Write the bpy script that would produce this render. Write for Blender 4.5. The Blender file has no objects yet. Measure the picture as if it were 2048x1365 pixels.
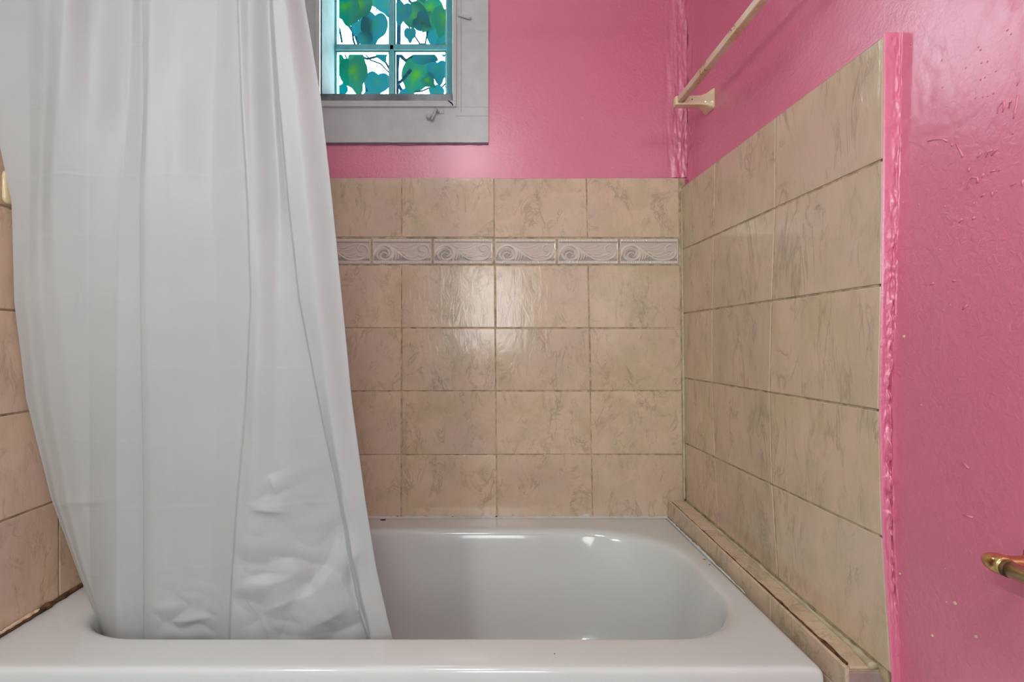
import bpy, bmesh, math, random
import numpy as np
from mathutils import Vector, noise
random.seed(7); rng = np.random.default_rng(11)
PI = math.pi
S = bpy.context.scene
COL = S.collection
# ------------------------------------------------------------------ camera
F = 1016.0; PX = 950.0; PY = 687.0          # focal length and principal point in pixels of a 2048x1365 frame
H = 0.98                                     # camera height over the floor
cd = bpy.data.cameras.new('camera'); cam = bpy.data.objects.new('camera', cd); COL.objects.link(cam)
cam.location = (0, 0, H); cam.rotation_euler = (PI/2, 0, 0)
cd.sensor_width = 36; cd.lens = F/2048*36; cd.clip_start = 0.02
cd.shift_x = (1024-PX)/2048; cd.shift_y = (PY-682.5)/2048
S.camera = cam
# ------------------------------------------------------------------ world, exposure
w = bpy.data.worlds.new('world'); S.world = w; w.use_nodes = True
WN = w.node_tree.nodes; WN['Background'].inputs[0].default_value = (0.86, 0.97, 1.0, 1); WN['Background'].inputs[1].default_value = 26.0
S.view_settings.view_transform = 'Standard'; S.view_settings.look = 'None'
S.view_settings.exposure = -0.12; S.view_settings.gamma = 1.0; S.view_settings.use_curve_mapping = False
# light levels of the vanity bulbs and the added fill lights
VANITY = 185.0; CEILING_FILL = 7.0; REAR_FILL = 5.4
def area(name, loc, rot, sx, sy, power, col):
    l = bpy.data.lights.new(name, 'AREA'); l.shape = 'RECTANGLE'; l.size = sx; l.size_y = sy; l.energy = power; l.color = col
    o = bpy.data.objects.new(name, l); o.location = loc; o.rotation_euler = rot; COL.objects.link(o); return o
# added fill light behind the camera, also giving the back tile highlights
area('rear_fill_light', (0.17, -1.58, H+0.36), (PI/2, 0, 0), 0.55, 0.80, REAR_FILL*2.2, (0.92, 0.98, 1.0))
# added fill light under the ceiling, with no known lamp behind it
area('ceiling_fill_light', (-0.05, -0.40, H+1.40), (0, 0, 0), 0.30, 0.30, CEILING_FILL*1.6, (0.94, 0.99, 1.0))
# ------------------------------------------------------------------ helpers
def srgb(r, g, b):
    f = lambda c: (c/255/12.92) if c/255 <= 0.04045 else ((c/255+0.055)/1.055)**2.4
    return (f(r), f(g), f(b), 1)
def P(px, py, Z):                            # a point of the photograph at depth Z
    return Vector(((px-PX)/F*Z, Z, H-(py-PY)/F*Z))
def mesh_obj(name, verts, faces, mat, parent=None, smooth=False, kind=None):
    me = bpy.data.meshes.new(name); me.from_pydata([tuple(v) for v in verts], [], faces); me.update()
    o = bpy.data.objects.new(name, me); COL.objects.link(o)
    if mat: me.materials.append(mat)
    if smooth: me.polygons.foreach_set('use_smooth', [True]*len(me.polygons))
    if parent: o.parent = parent
    if kind: o['kind'] = kind
    return o
def bm_obj(name, bm, mat, parent=None, smooth=False, kind=None, recalc=True):
    if recalc: bmesh.ops.recalc_face_normals(bm, faces=bm.faces)
    me = bpy.data.meshes.new(name); bm.to_mesh(me); bm.free()
    o = bpy.data.objects.new(name, me); COL.objects.link(o)
    if mat: me.materials.append(mat)
    if smooth: me.polygons.foreach_set('use_smooth', [True]*len(me.polygons))
    if parent: o.parent = parent
    if kind: o['kind'] = kind
    return o
def empty(name, loc, label=None, cat=None, kind=None):
    o = bpy.data.objects.new(name, None); o.empty_display_size = 0.05; COL.objects.link(o)
    if label: o['label'] = label
    if cat: o['category'] = cat
    if kind: o['kind'] = kind
    o.location = loc
    return o
def under(o, parent):
    o.parent = parent; o.matrix_parent_inverse.identity()
    o.location = (o.location[0]-parent.location[0], o.location[1]-parent.location[1], o.location[2]-parent.location[2])
    return o
def box(bm, x0, x1, y0, y1, z0, z1, bev=0.0):
    r = bmesh.ops.create_cube(bm, size=1)
    vs = r['verts']
    for v in vs:
        v.co = Vector(((x0+x1)/2+v.co.x*(x1-x0), (y0+y1)/2+v.co.y*(y1-y0), (z0+z1)/2+v.co.z*(z1-z0)))
    if bev > 0:
        es = list({e for v in vs for e in v.link_edges})
        bmesh.ops.bevel(bm, geom=es, offset=bev, segments=2, affect='EDGES', profile=0.6)
def tube(bm, pts, rad, n=10, caps=True):
    pts = [Vector(p) for p in pts]
    if not hasattr(rad, '__len__'): rad = [rad]*len(pts)
    rings = []; up = None
    for i, p in enumerate(pts):
        t = (pts[min(i+1, len(pts)-1)]-pts[max(i-1, 0)]).normalized()
        if up is None:
            up = Vector((0, 0, 1)) if abs(t.z) < 0.9 else Vector((1, 0, 0))
        a = t.cross(up).normalized(); b = a.cross(t).normalized(); up = b
        rings.append([bm.verts.new(p+a*math.cos(2*PI*k/n)*rad[i]+b*math.sin(2*PI*k/n)*rad[i]) for k in range(n)])
    for i in range(len(rings)-1):
        for k in range(n):
            bm.faces.new((rings[i][k], rings[i][(k+1) % n], rings[i+1][(k+1) % n], rings[i+1][k]))
    if caps:
        bm.faces.new(rings[0][::-1]); bm.faces.new(rings[-1])
def lathe(bm, axis_pt, axis, prof, n=24):     # prof: (distance along the axis, radius)
    axis_pt = Vector(axis_pt); axis = Vector(axis).normalized()
    tube(bm, [axis_pt+axis*d for d, r in prof], [max(r, 1e-5) for d, r in prof], n)
def smoothstep(a, b, x):
    t = np.clip((x-a)/(b-a), 0, 1); return t*t*(3-2*t)
# ------------------------------------------------------------------ materials
def new_mat(name):
    m = bpy.data.materials.new(name); m.use_nodes = True
    nt = m.node_tree; b = nt.nodes['Principled BSDF']; return m, nt, b
def N(nt, typ, **kw):
    n = nt.nodes.new(typ)
    for k, v in kw.items():
        if k.startswith('i_'): n.inputs[k[2:].replace('_', ' ')].default_value = v
        else: setattr(n, k, v)
    return n
def mapping(nt, scale=(1, 1, 1), rot=(0, 0, 0)):
    tc = N(nt, 'ShaderNodeTexCoord'); mp = N(nt, 'ShaderNodeMapping')
    mp.inputs['Scale'].default_value = scale; mp.inputs['Rotation'].default_value = rot
    nt.links.new(tc.outputs['Object'], mp.inputs[0]); return mp
def noise_n(nt, vec, scale, detail=4, rough=0.55, dist=0.0):
    n = N(nt, 'ShaderNodeTexNoise'); n.inputs['Scale'].default_value = scale; n.inputs['Detail'].default_value = detail
    n.inputs['Roughness'].default_value = rough; n.inputs['Distortion'].default_value = dist
    nt.links.new(vec, n.inputs['Vector']); return n
def ramp(nt, fac, stops):
    r = N(nt, 'ShaderNodeValToRGB'); e = r.color_ramp.elements
    while len(e) < len(stops): e.new(0.5)
    for el, (p, c) in zip(e, stops): el.position = p; el.color = c
    nt.links.new(fac, r.inputs[0]); return r
def mix(nt, fac, a, b, mode='MIX'):
    m = N(nt, 'ShaderNodeMix', data_type='RGBA', blend_type=mode)
    for sock, v in ((m.inputs[0], fac), (m.inputs[6], a), (m.inputs[7], b)):
        if isinstance(v, (int, float)): sock.default_value = v
        elif isinstance(v, tuple): sock.default_value = v
        else: nt.links.new(v, sock)
    return m.outputs[2]
def bump(nt, height, strength, dist, prev=None):
    b = N(nt, 'ShaderNodeBump'); b.inputs['Strength'].default_value = strength; b.inputs['Distance'].default_value = dist
    nt.links.new(height, b.inputs['Height'])
    if prev is not None: nt.links.new(prev, b.inputs['Normal'])
    return b.outputs['Normal']
def plain(name, col, rough=0.5, metal=0.0, nscale=30, nvar=0.06, bstr=0.1, bdist=0.0005, coat=0.0):
    m, nt, b = new_mat(name); mp = mapping(nt)
    n = noise_n(nt, mp.outputs[0], nscale, 4)
    dark = tuple(c*(1-nvar*2) for c in col[:3])+(1,); light = tuple(min(1, c*(1+nvar)) for c in col[:3])+(1,)
    r = ramp(nt, n.outputs['Fac'], [(0.3, dark), (0.7, light)])
    nt.links.new(r.outputs[0], b.inputs['Base Color']); b.inputs['Roughness'].default_value = rough; b.inputs['Metallic'].default_value = metal
    b.inputs['Coat Weight'].default_value = coat
    nt.links.new(bump(nt, n.outputs['Fac'], bstr, bdist), b.inputs['Normal'])
    return m
def pink_paint():
    m, nt, b = new_mat('pink_gloss_paint'); mp = mapping(nt)
    big = noise_n(nt, mp.outputs[0], 2.5, 3)
    c = ramp(nt, big.outputs['Fac'], [(0.3, (0.70, 0.160, 0.268, 1)), (0.7, (0.74, 0.185, 0.30, 1))])
    # small chips of the older cream coat
    v = N(nt, 'ShaderNodeTexVoronoi'); v.inputs['Scale'].default_value = 9; v.inputs['Randomness'].default_value = 1
    nt.links.new(mp.outputs[0], v.inputs['Vector'])
    chip = ramp(nt, v.outputs['Distance'], [(0.0, (1, 1, 1, 1)), (0.018, (0, 0, 0, 1))])
    nt.links.new(mix(nt, chip.outputs[0], c.outputs[0], (0.85, 0.55, 0.45, 1)), b.inputs['Base Color'])
    b.inputs['Roughness'].default_value = 0.32; b.inputs['Specular IOR Level'].default_value = 0.7
    b.inputs['Coat Weight'].default_value = 0.9; b.inputs['Coat Roughness'].default_value = 0.27
    peel = noise_n(nt, mp.outputs[0], 115, 3, 0.5, 0.6)
    mp2 = mapping(nt, (1, 1, 0.5)); brush = noise_n(nt, mp2.outputs[0], 60, 3, 0.6)
    lump = noise_n(nt, mp.outputs[0], 14, 3)
    mask = noise_n(nt, mp.outputs[0], 1.6, 2)
    mk = ramp(nt, mask.outputs['Fac'], [(0.38, (0.25, 0.25, 0.25, 1)), (0.62, (1, 1, 1, 1))])
    ph = mix(nt, 1.0, peel.outputs['Fac'], mk.outputs[0], 'MULTIPLY')
    n1 = bump(nt, lump.outputs['Fac'], 0.35, 0.004)
    n2 = bump(nt, brush.outputs['Fac'], 0.35, 0.0012, n1)
    n3 = bump(nt, ph, 1.0, 0.0022, n2)
    nt.links.new(n3, b.inputs['Normal']); return m
def tile_glaze(name, cols, vein, rough=0.13, vstretch=1.0):
    m, nt, b = new_mat(name); mp = mapping(nt, (1, 1, vstretch))
    at = N(nt, 'ShaderNodeAttribute', attribute_name='tone')
    add = N(nt, 'ShaderNodeVectorMath', operation='MULTIPLY_ADD'); add.inputs[1].default_value = (9, 9, 9)
    nt.links.new(at.outputs['Color'], add.inputs[0]); nt.links.new(mp.outputs[0], add.inputs[2])
    vec = add.outputs[0]
    a = noise_n(nt, vec, 12, 8, 0.68, 0.25)
    c = ramp(nt, a.outputs['Fac'], [(0.28, cols[0]), (0.46, cols[1]), (0.58, cols[2]), (0.75, cols[3])])
    # marbled veins: thin level lines of a warped noise
    def wisps(scale, rot, width, seed):
        mp_ = N(nt, 'ShaderNodeMapping'); mp_.inputs['Rotation'].default_value = rot; mp_.inputs['Scale'].default_value = (1, 1, 0.55); mp_.inputs['Location'].default_value = (seed, seed, seed)
        nt.links.new(vec, mp_.inputs[0]); v1 = noise_n(nt, mp_.outputs[0], scale, 7, 0.62, 0.9)
        s_ = N(nt, 'ShaderNodeMath', operation='SUBTRACT'); s_.inputs[1].default_value = 0.5; nt.links.new(v1.outputs['Fac'], s_.inputs[0])
        ab = N(nt, 'ShaderNodeMath', operation='ABSOLUTE'); nt.links.new(s_.outputs[0], ab.inputs[0])
        vr = ramp(nt, ab.outputs[0], [(0.0, (0.62, 0.62, 0.62, 1)), (width*0.3, (0.32, 0.32, 0.32, 1)), (width, (0, 0, 0, 1))])
        patch = noise_n(nt, mp_.outputs[0], scale*1.3, 4, 0.6)
        pm = ramp(nt, patch.outputs['Fac'], [(0.47, (0, 0, 0, 1)), (0.60, (1, 1, 1, 1))])
        return mix(nt, 1.0, vr.outputs[0], pm.outputs[0], 'MULTIPLY')
    pk = noise_n(nt, vec, 5, 4, 0.55); pr_ = ramp(nt, pk.outputs['Fac'], [(0.45, (0, 0, 0, 1)), (0.68, (0.7, 0.7, 0.7, 1))])
    base_ = mix(nt, pr_.outputs[0], c.outputs[0], (0.63, 0.45, 0.37, 1))
    col = mix(nt, wisps(9, (0.5, 0.5, 0.3), 0.035, 0.0), base_, vein)
    col = mix(nt, wisps(15, (-0.6, -0.4, 0.9), 0.030, 4.0), col, vein)
    hs = N(nt, 'ShaderNodeHueSaturation'); nt.links.new(col, hs.inputs['Color'])
    sep = N(nt, 'ShaderNodeSeparateColor'); nt.links.new(at.outputs['Color'], sep.inputs[0])
    mr = N(nt, 'ShaderNodeMapRange'); mr.inputs['To Min'].default_value = 0.95; mr.inputs['To Max'].default_value = 1.05
    nt.links.new(sep.outputs[0], mr.inputs[0]); nt.links.new(mr.outputs[0], hs.inputs['Value'])
    nt.links.new(hs.outputs[0], b.inputs['Base Color'])
    b.inputs['Roughness'].default_value = rough
    mp2 = mapping(nt, (1.0, 1.0, 0.35)); wv = noise_n(nt, mp2.outputs[0], 48, 4, 0.55, 0.8)
    fine = noise_n(nt, mp2.outputs[0], 150, 2)
    n1 = bump(nt, wv.outputs['Fac'], 0.45, 0.0016); nt.links.new(bump(nt, fine.outputs['Fac'], 0.12, 0.0003, n1), b.inputs['Normal'])
    return m
M = {}
M['pink'] = pink_paint()
TC = [(0.54, 0.395, 0.26, 1), (0.61, 0.46, 0.315, 1), (0.69, 0.50, 0.365, 1), (0.67, 0.53, 0.365, 1)]
M['tile'] = tile_glaze('marbled_beige_tile', TC, (0.34, 0.255, 0.185, 1))
M['tile_side'] = tile_glaze('marbled_beige_tile_upright', TC, (0.34, 0.255, 0.185, 1), vstretch=0.55)
M['tile_stained'] = tile_glaze('stained_tile', [(0.25, 0.14, 0.11, 1), (0.36, 0.26, 0.24, 1), (0.40, 0.30, 0.28, 1), (0.42, 0.32, 0.3, 1)], (0.10, 0.04, 0.03, 1), 0.3)
M['grout'] = plain('tan_grout', (0.52, 0.39, 0.25, 1), 0.85, nscale=45, nvar=0.25, bstr=0.5, bdist=0.001)
M['grout_light'] = plain('cream_caulk', (0.55, 0.46, 0.31, 1), 0.5, nscale=25, nvar=0.15, bstr=0.5, bdist=0.001)
M['rust'] = plain('rusty_brown_joint', (0.14, 0.060, 0.016, 1), 0.7, nscale=60, nvar=0.42, bstr=0.9, bdist=0.002)
M['black_mould'] = plain('black_mould', (0.012, 0.008, 0.007, 1), 0.8)
M['enamel'] = plain('white_enamel', (0.67, 0.665, 0.65, 1), 0.10, nscale=3, nvar=0.012, bstr=0.04, bdist=0.001, coat=0.3)
M['caulk'] = plain('white_caulk', (0.72, 0.73, 0.73, 1), 0.4, nscale=60, nvar=0.06, bstr=0.5, bdist=0.001)
M['white_paint'] = plain('white_window_paint', (0.56, 0.56, 0.555, 1), 0.35, nscale=22, nvar=0.04, bstr=0.35, bdist=0.0015)
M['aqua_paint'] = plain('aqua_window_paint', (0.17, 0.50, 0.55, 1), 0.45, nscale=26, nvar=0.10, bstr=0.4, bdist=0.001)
M['jamb_darkened'] = plain('darkened_aqua_jamb', (0.013, 0.068, 0.078, 1), 0.7, nscale=26, nvar=0.15, bstr=0.4, bdist=0.001)  # aqua sash paint, darkened in colour to offset the sky light on it
M['track_metal'] = plain('grey_metal_track', (0.20, 0.21, 0.23, 1), 0.35, 0.8, nscale=12, nvar=0.3)
M['cream_bar'] = plain('cream_painted_bar', (0.76, 0.56, 0.40, 1), 0.35, nscale=18, nvar=0.10, bstr=0.3, bdist=0.0008)
M['cream_ceramic'] = plain('cream_ceramic', (0.78, 0.60, 0.38, 1), 0.15, nscale=14, nvar=0.06, coat=0.3)
M['border'] = None
M['nickel'] = plain('brushed_brass_nickel', (0.85, 0.70, 0.50, 1), 0.22, 1.0, nscale=60, nvar=0.06, bstr=0.05)
M['brass'] = plain('aged_brass', (0.75, 0.48, 0.20, 1), 0.18, 1.0, nscale=60, nvar=0.12, bstr=0.08)
M['ceiling'] = plain('off_white_ceiling', (0.72, 0.70, 0.67, 1), 0.8)
M['floor'] = plain('grey_beige_floor', (0.40, 0.45, 0.43, 1), 0.5, nscale=5, nvar=0.1)
M['frontwall'] = plain('pale_wall_behind', (0.58, 0.68, 0.66, 1), 0.6)
M['chrome'] = plain('chrome', (0.7, 0.7, 0.72, 1), 0.12, 1.0)
M['ring'] = plain('white_plastic', (0.75, 0.75, 0.74, 1), 0.4)
M['stem'] = plain('teal_bark', (0.0004, 0.012, 0.024, 1), 0.9, nscale=60, nvar=0.3)
M['stem'].node_tree.nodes['Principled BSDF'].inputs['Specular IOR Level'].default_value = 0.0
def emis(name, col, s):
    m, nt, b = new_mat(name); b.inputs['Base Color'].default_value = (0.8, 0.8, 0.8, 1)
    b.inputs['Emission Color'].default_value = col; b.inputs['Emission Strength'].default_value = s; return m
M['bulb'] = emis('frosted_bulb_glow', (0.96, 0.97, 0.95, 1), VANITY)
M['dome'] = plain('added_frosted_dome', (0.8, 0.79, 0.76, 1), 0.3)
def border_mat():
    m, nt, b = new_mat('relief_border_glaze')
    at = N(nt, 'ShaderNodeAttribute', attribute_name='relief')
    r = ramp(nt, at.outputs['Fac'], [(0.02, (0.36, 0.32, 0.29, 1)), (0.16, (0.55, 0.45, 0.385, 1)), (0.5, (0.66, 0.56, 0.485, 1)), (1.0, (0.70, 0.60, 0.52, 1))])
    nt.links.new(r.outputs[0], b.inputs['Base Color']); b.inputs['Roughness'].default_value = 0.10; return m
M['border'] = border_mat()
def glass_mat():
    m = bpy.data.materials.new('window_glass'); m.use_nodes = True; nt = m.node_tree; nt.nodes.clear()
    out = N(nt, 'ShaderNodeOutputMaterial'); t = N(nt, 'ShaderNodeBsdfTransparent'); t.inputs[0].default_value = (0.93, 0.96, 0.96, 1)
    g = N(nt, 'ShaderNodeBsdfGlossy'); g.inputs['Roughness'].default_value = 0.03;     mx = N(nt, 'ShaderNodeMixShader'); mx.inputs[0].default_value = 0.035; nt.links.new(t.outputs[0], mx.inputs[1]); nt.links.new(g.outputs[0], mx.inputs[2])
    nt.links.new(mx.outputs[0], out.inputs[0]); return m
M['glass'] = glass_mat()
def leaf_mat(name, centre, rim, trans):
    m = bpy.data.materials.new(name); m.use_nodes = True; nt = m.node_tree; nt.nodes.clear()
    out = N(nt, 'ShaderNodeOutputMaterial'); tc = N(nt, 'ShaderNodeTexCoord')
    at = N(nt, 'ShaderNodeAttribute', attribute_name='edge')
    n = noise_n(nt, tc.outputs['Object'], 40, 4, 0.6)
    s = N(nt, 'ShaderNodeMath', operation='ADD'); nt.links.new(at.outputs['Fac'], s.inputs[0]); nt.links.new(n.outputs['Fac'], s.inputs[1])
    r = ramp(nt, s.outputs[0], [(0.55, centre), (1.15, rim)])
    fine = noise_n(nt, tc.outputs['Object'], 260, 3, 0.7)
    c = mix(nt, 0.35, r.outputs[0], fine.outputs['Color'], 'OVERLAY')
    d = N(nt, 'ShaderNodeBsdfDiffuse'); t = N(nt, 'ShaderNodeBsdfTranslucent')
    nt.links.new(c, d.inputs[0]); nt.links.new(c, t.inputs[0])
    mx = N(nt, 'ShaderNodeMixShader'); mx.inputs[0].default_value = trans
    nt.links.new(d.outputs[0], mx.inputs[1]); nt.links.new(t.outputs[0], mx.inputs[2]); nt.links.new(mx.outputs[0], out.inputs[0]); return m
M['leaf_green'] = leaf_mat('green_leaf', (0.0060, 0.034, 0.0016, 1), (0.0003, 0.023, 0.0145, 1), 0.5)
M['leaf_teal'] = leaf_mat('teal_leaf', (0.0008, 0.024, 0.0150, 1), (0.0, 0.0225, 0.028, 1), 0.5)
def curtain_mat():
    m = bpy.data.materials.new('white_vinyl_curtain'); m.use_nodes = True; nt = m.node_tree; nt.nodes.clear()
    out = N(nt, 'ShaderNodeOutputMaterial'); tc = N(nt, 'ShaderNodeTexCoord')
    n = noise_n(nt, tc.outputs['Object'], 5, 4); fine = noise_n(nt, tc.outputs['Object'], 90, 4, 0.6)
    c = ramp(nt, n.outputs['Fac'], [(0.3, (0.52, 0.52, 0.515, 1)), (0.7, (0.55, 0.55, 0.545, 1))])
    # a few grey scuffs
    v = N(nt, 'ShaderNodeTexVoronoi'); v.inputs['Scale'].default_value = 7; nt.links.new(tc.outputs['Object'], v.inputs['Vector'])
    sc = ramp(nt, v.outputs['Distance'], [(0.0, (0.35, 0.35, 0.35, 1)), (0.03, (0, 0, 0, 1))])
    col = mix(nt, sc.outputs[0], c.outputs[0], (0.42, 0.42, 0.43, 1))
    nb = bump(nt, n.outputs['Fac'], 0.25, 0.004); nb = bump(nt, fine.outputs['Fac'], 0.12, 0.0005, nb)
    pr = N(nt, 'ShaderNodeBsdfPrincipled'); pr.inputs['Roughness'].default_value = 0.42; pr.inputs['Specular IOR Level'].default_value = 0.35
    nt.links.new(col, pr.inputs['Base Color']); nt.links.new(nb, pr.inputs['Normal'])
    t = N(nt, 'ShaderNodeBsdfTranslucent'); nt.links.new(col, t.inputs[0]); nt.links.new(nb, t.inputs['Normal'])
    mx = N(nt, 'ShaderNodeMixShader'); mx.inputs[0].default_value = 0.22
    nt.links.new(pr.outputs[0], mx.inputs[1]); nt.links.new(t.outputs[0], mx.inputs[2]); nt.links.new(mx.outputs[0], out.inputs[0]); return m
M['curtain'] = curtain_mat()
# ------------------------------------------------------------------ room shell
ZB = 1.692            # painted face of the back wall
ZT = 1.680            # face of its tiles
XR = 0.709            # painted face of the right wall
XL = -0.940           # painted face of the left wall
ZF = -1.75            # wall behind the camera
TOP = 1.50            # ceiling over the camera
WX0, WX1, WZ0, WZ1 = -0.512, -0.074, H+0.796, H+1.42   # window opening
def ht(X): return 0.688 - 0.0125*(X)        # tile face X of the right wall at height h over the camera (out of plumb)
fl = bmesh.new(); box(fl, XL-0.1, XR+0.1, ZF-0.1, ZB+0.1, -0.1, 0); bm_obj('floor', fl, M['floor'], kind='structure')
ce = bmesh.new(); box(ce, XL-0.1, XR+0.1, ZF-0.1, ZB+0.3, H+TOP, H+TOP+0.1); bm_obj('ceiling', ce, M['ceiling'], kind='structure')
bk = bmesh.new(); T = 0.16
box(bk, XL-0.1, WX0-0.02, ZB, ZB+T, 0, H+TOP); box(bk, WX1+0.02, XR+0.1, ZB, ZB+T, 0, H+TOP)
box(bk, WX0-0.02, WX1+0.02, ZB, ZB+T, 0, WZ0-0.02); box(bk, WX0-0.02, WX1+0.02, ZB, ZB+T, WZ1+0.02, H+TOP)
wall_back = bm_obj('wall_back', bk, M['pink'], kind='structure')
lf = bmesh.new(); box(lf, XL-0.1, XL, ZF, ZB, 0, H+TOP); wall_left = bm_obj('wall_left', lf, M['frontwall'], kind='structure')
fr = bmesh.new(); box(fr, XL-0.1, XR+0.1, ZF-0.1, ZF, 0, H+TOP); bm_obj('wall_front', fr, M['frontwall'], kind='structure')
# right wall: gridded so that drips and the lumpy joint are real relief
def wall_right_mesh():
    y0, y1, z0, z1 = ZF, ZB, 0.0, H+TOP
    vs, fs = [], []
    ys = np.concatenate([np.linspace(y0, 0.45, 8), np.linspace(0.455, 0.9, 220), np.linspace(0.905, 1.50, 40), np.linspace(1.505, y1, 70)])
    zs = np.linspace(z0, z1, 620)
    for z in zs:
        for y in ys:
            d = 0.0
            if 0.835 < y < 0.9 and z < H+0.525:               # plaster feathered against the tile board's edge
                e = math.exp(-((y-0.862)/0.006)**2)
                d += 0.0025*e*(0.4+noise.noise((y*60, z*22, 1)))
            if y > 1.6:                                       # lumpy painted corner
                e = smoothstep(1.63, 1.69, y)
                d += float(e)*(0.006+0.006*noise.noise((y*40, z*12, 5))+0.004*noise.noise((y*90, z*50, 8)))
            if 0.45 < y < 0.82:
                m_ = 0.5+0.5*noise.noise((y*3, z*3, 3))
                d += 0.0006*m_*noise.noise((y*60, z*45, 2))
            vs.append((XR-d, y, z))
    n = len(ys)
    for j in range(len(zs)-1):
        for i in range(n-1):
            fs.append((j*n+i, (j+1)*n+i, (j+1)*n+i+1, j*n+i+1))
    return vs, fs
vs, fs = wall_right_mesh()
wall_right = mesh_obj('wall_right', vs, fs, M['pink'], smooth=True, kind='structure')
o = bmesh.new(); box(o, XR+0.012, XR+0.1, ZF, ZB, 0, H+TOP); bm_obj('wall_core', o, M['frontwall'], wall_right, kind='structure')
bm = bmesh.new(); box(bm, XR-0.018, XR+0.02, -1.02, 0.10, 0.0, H+1.12, 0.003); box(bm, XR-0.030, XR+0.0, -0.94, 0.02, 0.01, H+1.04, 0.004)
added_door_1 = bm_obj('added_door_1', bm, M['frontwall'], kind='structure')  # added unseen pale door, placed to cut the pink wall bounce
bm = bmesh.new(); lathe(bm, (XR-0.028, -0.06, 0.95), (-1, 0, 0), [(0, .028), (.004, .028), (.008, .012), (.030, .012), (.038, .026), (.052, .028), (.062, .018), (.064, .001)], 24)
bm_obj('added_door_handle', bm, M['nickel'], added_door_1, True, 'structure')
# lumpy paint in the back corner, on the back wall's side
vs, fs = [], []
xs = np.linspace(0.630, 0.703, 60); zs = np.linspace(H+0.552, H+TOP-0.01, 420)
for z in zs:
    for x in xs:
        e = float(smoothstep(0.632, 0.70, x)); f = float(smoothstep(0.63, 0.64, x))
        d = e*(0.004+0.006*noise.noise((x*60, z*10, 4))+0.003*noise.noise((x*120, z*45, 6)))+f*0.0022*noise.noise((x*50, z*7+x*40, 9))
        vs.append((x, ZB-0.001-max(d, -0.0008), z))
n = len(xs); fs = [(j*n+i, j*n+i+1, (j+1)*n+i+1, (j+1)*n+i) for j in range(len(zs)-1) for i in range(n-1)]
mesh_obj('corner_plaster', vs, fs, M['pink'], wall_back, True, 'structure')
# dried paint runs on the right wall
def wp(px, py, off=0.0):                      # a pixel on the right painted wall
    Z = F*XR/(px-PX); return Vector((XR-off, Z, H-(py-PY)/F*Z))
runs = [
 [(1995,228),(1996,215),(2001,208),(2006,204)], [(2005,225),(2009,212),(2008,202)], [(2018,216),(2019,205),(2024,203)],
 [(2027,238),(2030,225),(2034,205),(2036,190)], [(2034,172),(2037,158)], [(1912,287),(1919,299),(1926,314)], [(1902,285),(1905,292)],
 [(1954,315),(1960,312),(1961,306)], [(1971,316),(1976,305),(1986,300)], [(1983,312),(1990,303),(1996,298)], [(1934,379),(1936,362),(1944,355),(1955,356),(1956,366)],
 [(1964,356),(1968,347)], [(1981,344),(1990,341)], [(1998,342),(2003,338)], [(2021,372),(2031,366)], [(1962,394),(1970,388)], [(1984,393),(1985,384)], [(2044,372),(2047,360)],
 [(1937,345),(1939,335)], [(1855,283),(1868,279),(1885,278),(1895,283)], [(1918,446),(1925,437)], [(1945,440),(1950,434)],
 [(1925,620),(1935,610)], [(1905,563),(1912,561)], [(1860,570),(1868,566)], [(1925,925),(1938,938)], [(1926,1030),(1945,1036)]]
dots = [(1957,94),(1961,100),(1963,126),(1975,123),(1885,175),(1992,142),(1970,155),(1961,159),(1951,196),(1966,194),(1976,192),(1987,187),(1822,88),(1884,120),(1932,136),(2022,68),(2015,60),(2026,267),(1890,413),(1948,407),(1993,383),(1850,330),(1838,410),(1806,300),(1880,500),(1900,610),(1890,1138)]
bm = bmesh.new()
for r in runs: tube(bm, [wp(a, b, 0.0001) for a, b in r], [0.0009]+[0.0012]*(len(r)-2)+[0.0017], 8)
for a, b in dots: lathe(bm, wp(a, b, -0.001), (-1, 0, 0), [(0, 0.0016), (0.0014, 0.0014), (0.0022, 0.0006)], 8)
bm_obj('paint_runs', bm, M['pink'], wall_right, True, 'structure')
# flecks where the older cream coat shows
bm = bmesh.new()
for a, b, r in ((1808,673,.0022),(1843,810,.0010),(1800,1148,.0018),(1910,1207,.0026),(1893,1205,.0012),(1865,1272,.0022),(1952,1274,.0022),(1430,140,.0022),(1424,66,.0016),(1380,367,.0014)):
    lathe(bm, wp(a, b, 0.0), (-1, 0, 0), [(0, r), (0.0009, r*0.9)], 9)
bm_obj('paint_flecks', bm, M['cream_ceramic'], wall_right, False, 'structure')
# ------------------------------------------------------------------ tiles
def tile_faces(V, Fc, tones, quad, nrm, g=0.0021, t=0.006, bev=0.0014, tone=None):
    """quad: four world corners (counter-clockwise seen from the room), nrm: towards the room"""
    c = sum(quad, Vector())/4; tone = tone or (random.random(), random.random(), random.random(), 1)
    def inset(d):
        out = []
        for k in range(4):
            p = quad[k]; a = (quad[(k+1) % 4]-p).normalized(); b = (quad[(k-1) % 4]-p).normalized()
            out.append(p+(a+b)*d)
        return out
    tilt = [random.uniform(-0.0003, 0.0003) for _ in range(4)]
    rings = [(g, -t), (g, -bev), (g+bev*0.35, -bev*0.3), (g+bev, 0)]
    base = len(V)
    for d, z in rings:
        for k, p in enumerate(inset(d)): V.append(p+nrm*(z+tilt[k])); tones.append(tone)
    for r in range(3):
        for k in range(4):
            Fc.append((base+r*4+k, base+r*4+(k+1) % 4, base+(r+1)*4+(k+1) % 4, base+(r+1)*4+k))
    Fc.append((base+12, base+13, base+14, base+15))
def tile_obj(name, V, Fc, tones, mat, parent):
    o = mesh_obj(name, V, Fc, mat, parent, kind='structure' if parent.get('kind') == 'structure' else None)
    a = o.data.color_attributes.new('tone', 'FLOAT_COLOR', 'POINT')
    a.data.foreach_set('color', np.array(tones, dtype=np.float32).ravel()); return o
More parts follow.
